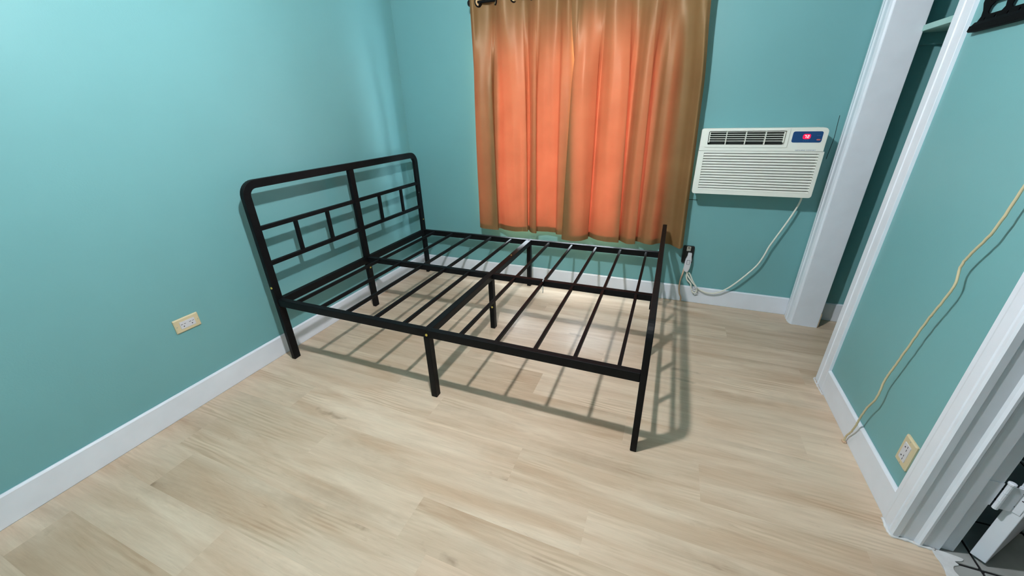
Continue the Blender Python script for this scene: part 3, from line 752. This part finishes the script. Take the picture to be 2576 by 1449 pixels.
decora('wall_outlet', 'almond double outlet plate low on the wall between hanging cable and doorway casing',
       lambda a, c, d: (WRX-d, -1.424-c, 0.238+a), 0.104, 0.064)

# ------------------------------------------------------------------ loose cables
b = nb(); tube(b, catmull([(2.152, -0.006, 0.300), (2.148, -0.008, 0.262), (2.146, -0.006, 0.215), (2.138, -0.005, 0.165), (2.138, -0.006, 0.112), (2.146, -0.006, 0.062), (2.160, -0.006, 0.030), (2.161, -0.006, 0.003)], 8), 0.0048, 8)
tag(link('tan_cable', b, 'cord_tan', None, smooth=True), 'short tan cable running from the black outlet down to the floor', 'cable')
cb = [(2.778, -1.40, 1.30), (2.776, -1.398, 1.18), (2.774, -1.385, 1.071), (2.774, -1.363, 0.954), (2.774, -1.325, 0.872), (2.774, -1.314, 0.833), (2.774, -1.326, 0.780), (2.774, -1.307, 0.705), (2.774, -1.288, 0.642),
      (2.774, -1.262, 0.522), (2.774, -1.240, 0.42), (2.774, -1.230, 0.370), (2.774, -1.232, 0.297), (2.774, -1.208, 0.230), (2.774, -1.196, 0.174), (2.775, -1.190, 0.125), (2.782, -1.165, 0.070), (2.783, -1.148, 0.036), (2.782, -1.150, 0.006)]
b = nb(); P = catmull(cb, 8)
rnd = random.Random(3); P = [p+Vector((0, rnd.uniform(-.0012, .0012), 0)) for p in P]
tube(b, P, 0.0034, 8); cbl = tag(link('coaxial_cable', b, 'cord_cream', None, smooth=True), 'cream cable hanging down the wall below the black wall mount', 'cable')
b = nb(); tube(b, [(2.784, -1.156, 0.0065), (2.782, -1.149, 0.0055), (2.781, -1.141, 0.0055)], 0.0052, 8); link('cable_end', b, 'cord_tan', cbl)

# ------------------------------------------------------------------ wall mount
mt = thing('wall_mount', (WRX, -1.06, 1.455), 'black slotted steel television wall mount on the teal wall', 'wall mount')
def mk(y, z): return (-2.713+(y+2.713)*1.036, 1.267+(z-1.267)*1.036)      # y, z on the wall
fm = lambda a, c, t: (t,)+mk(a, c)
holes = []
for i in range(4):
    ya = -0.952-0.095*i
    for dz in (0.0, 0.066):
        holes.append([(ya-0.012, 1.486+dz), (ya-0.066, 1.486+dz), (ya-0.076, 1.494+dz), (ya-0.072, 1.509+dz), (ya-0.062, 1.5145+dz), (ya-0.020, 1.5145+dz), (ya-0.007, 1.506+dz), (ya-0.005, 1.493+dz)])
    holes.append(circle(ya-0.002, 1.4755, 0.0042, 8)); holes.append(circle(ya-0.046, 1.4755, 0.0048, 8)); holes.append(circle(ya+0.001, 1.5235, 0.0038, 8)); holes.append(circle(ya-0.04, 1.533, 0.0042, 8))
b = nb()
plate(b, [(-0.916, 1.466), (-1.345, 1.466), (-1.345, 1.606), (-0.916, 1.606), (-0.918, 1.56), (-0.918, 1.52), (-0.930, 1.50), (-0.932, 1.485)], holes, fm, WRX-0.008, WRX-0.011)
link('slotted_plate', b, 'mount', mt)
b = nb(); prism(b, [(WRX, 1.4520), (WRX-0.002, 1.4475), (WRX-0.018, 1.4475), (WRX-0.022, 1.4510), (WRX-0.020, 1.4640), (WRX-0.017, 1.4645), (WRX-0.011, 1.4730), (WRX-0.008, 1.4730), (WRX-0.008, 1.4600), (WRX, 1.4600)],
                lambda a, c, t: (a,)+mk(t, c), -0.912, -1.350); link('lower_lip', b, 'mount', mt)
b = nb(); prism(b, [(WRX, 1.614), (WRX-0.018, 1.614), (WRX-0.021, 1.608), (WRX-0.011, 1.600), (WRX-0.008, 1.600), (WRX-0.008, 1.608), (WRX, 1.608)], lambda a, c, t: (a,)+mk(t, c), -0.912, -1.350); link('upper_lip', b, 'mount', mt)
for y in (-0.935, -1.31):
    b = nb(); c0 = mk(y, 1.58); tube(b, [(WRX,)+c0, (WRX-0.008,)+c0], 0.009, 10); link('spacer', b, 'mount', mt)

# ------------------------------------------------------------------ closet shelf
sh = thing('closet_shelf', (3.16, -0.40, 1.548), 'pale painted shelf board high inside the dark closet opening', 'shelf')
bx('shelf_board', 'shelf_paint', sh, (2.955, 3.495, -0.79, 0.008, 1.552, 1.568), bevel=0.001)
bx('shelf_edge', 'shelf_paint', sh, (2.940, 2.955, -0.79, -0.106, 1.546, 1.570), bevel=0.0015)
bx('cleat', 'teal', sh, (2.96, 3.49, -0.012, 0.010, 1.502, 1.552))

# ------------------------------------------------------------------ ceiling lamp
lamp = thing('ceiling_lamp', (LAMP.x, LAMP.y, ZC), 'small round ceiling lamp with a glowing globe', 'lamp')
b = nb(); tube(b, [(LAMP.x, LAMP.y, z) for z in (ZC, ZC-0.012, ZC-0.03, ZC-0.05, LAMP.z+0.03)], 0.06, 20, rf=lambda t: (1, 1, 0.75, 0.45, 0.4)[min(4, round(t*4))]); link('base', b, 'white_paint', lamp, smooth=True)
M['bulb'] = emit('lamp_glow', (0.97, 0.98, 1.0, 1), LAMP_STRENGTH)
b = nb(); bmesh.ops.create_icosphere(b, subdivisions=3, radius=0.038, matrix=Matrix.Translation(LAMP)); link('globe', b, 'bulb', lamp, smooth=True)
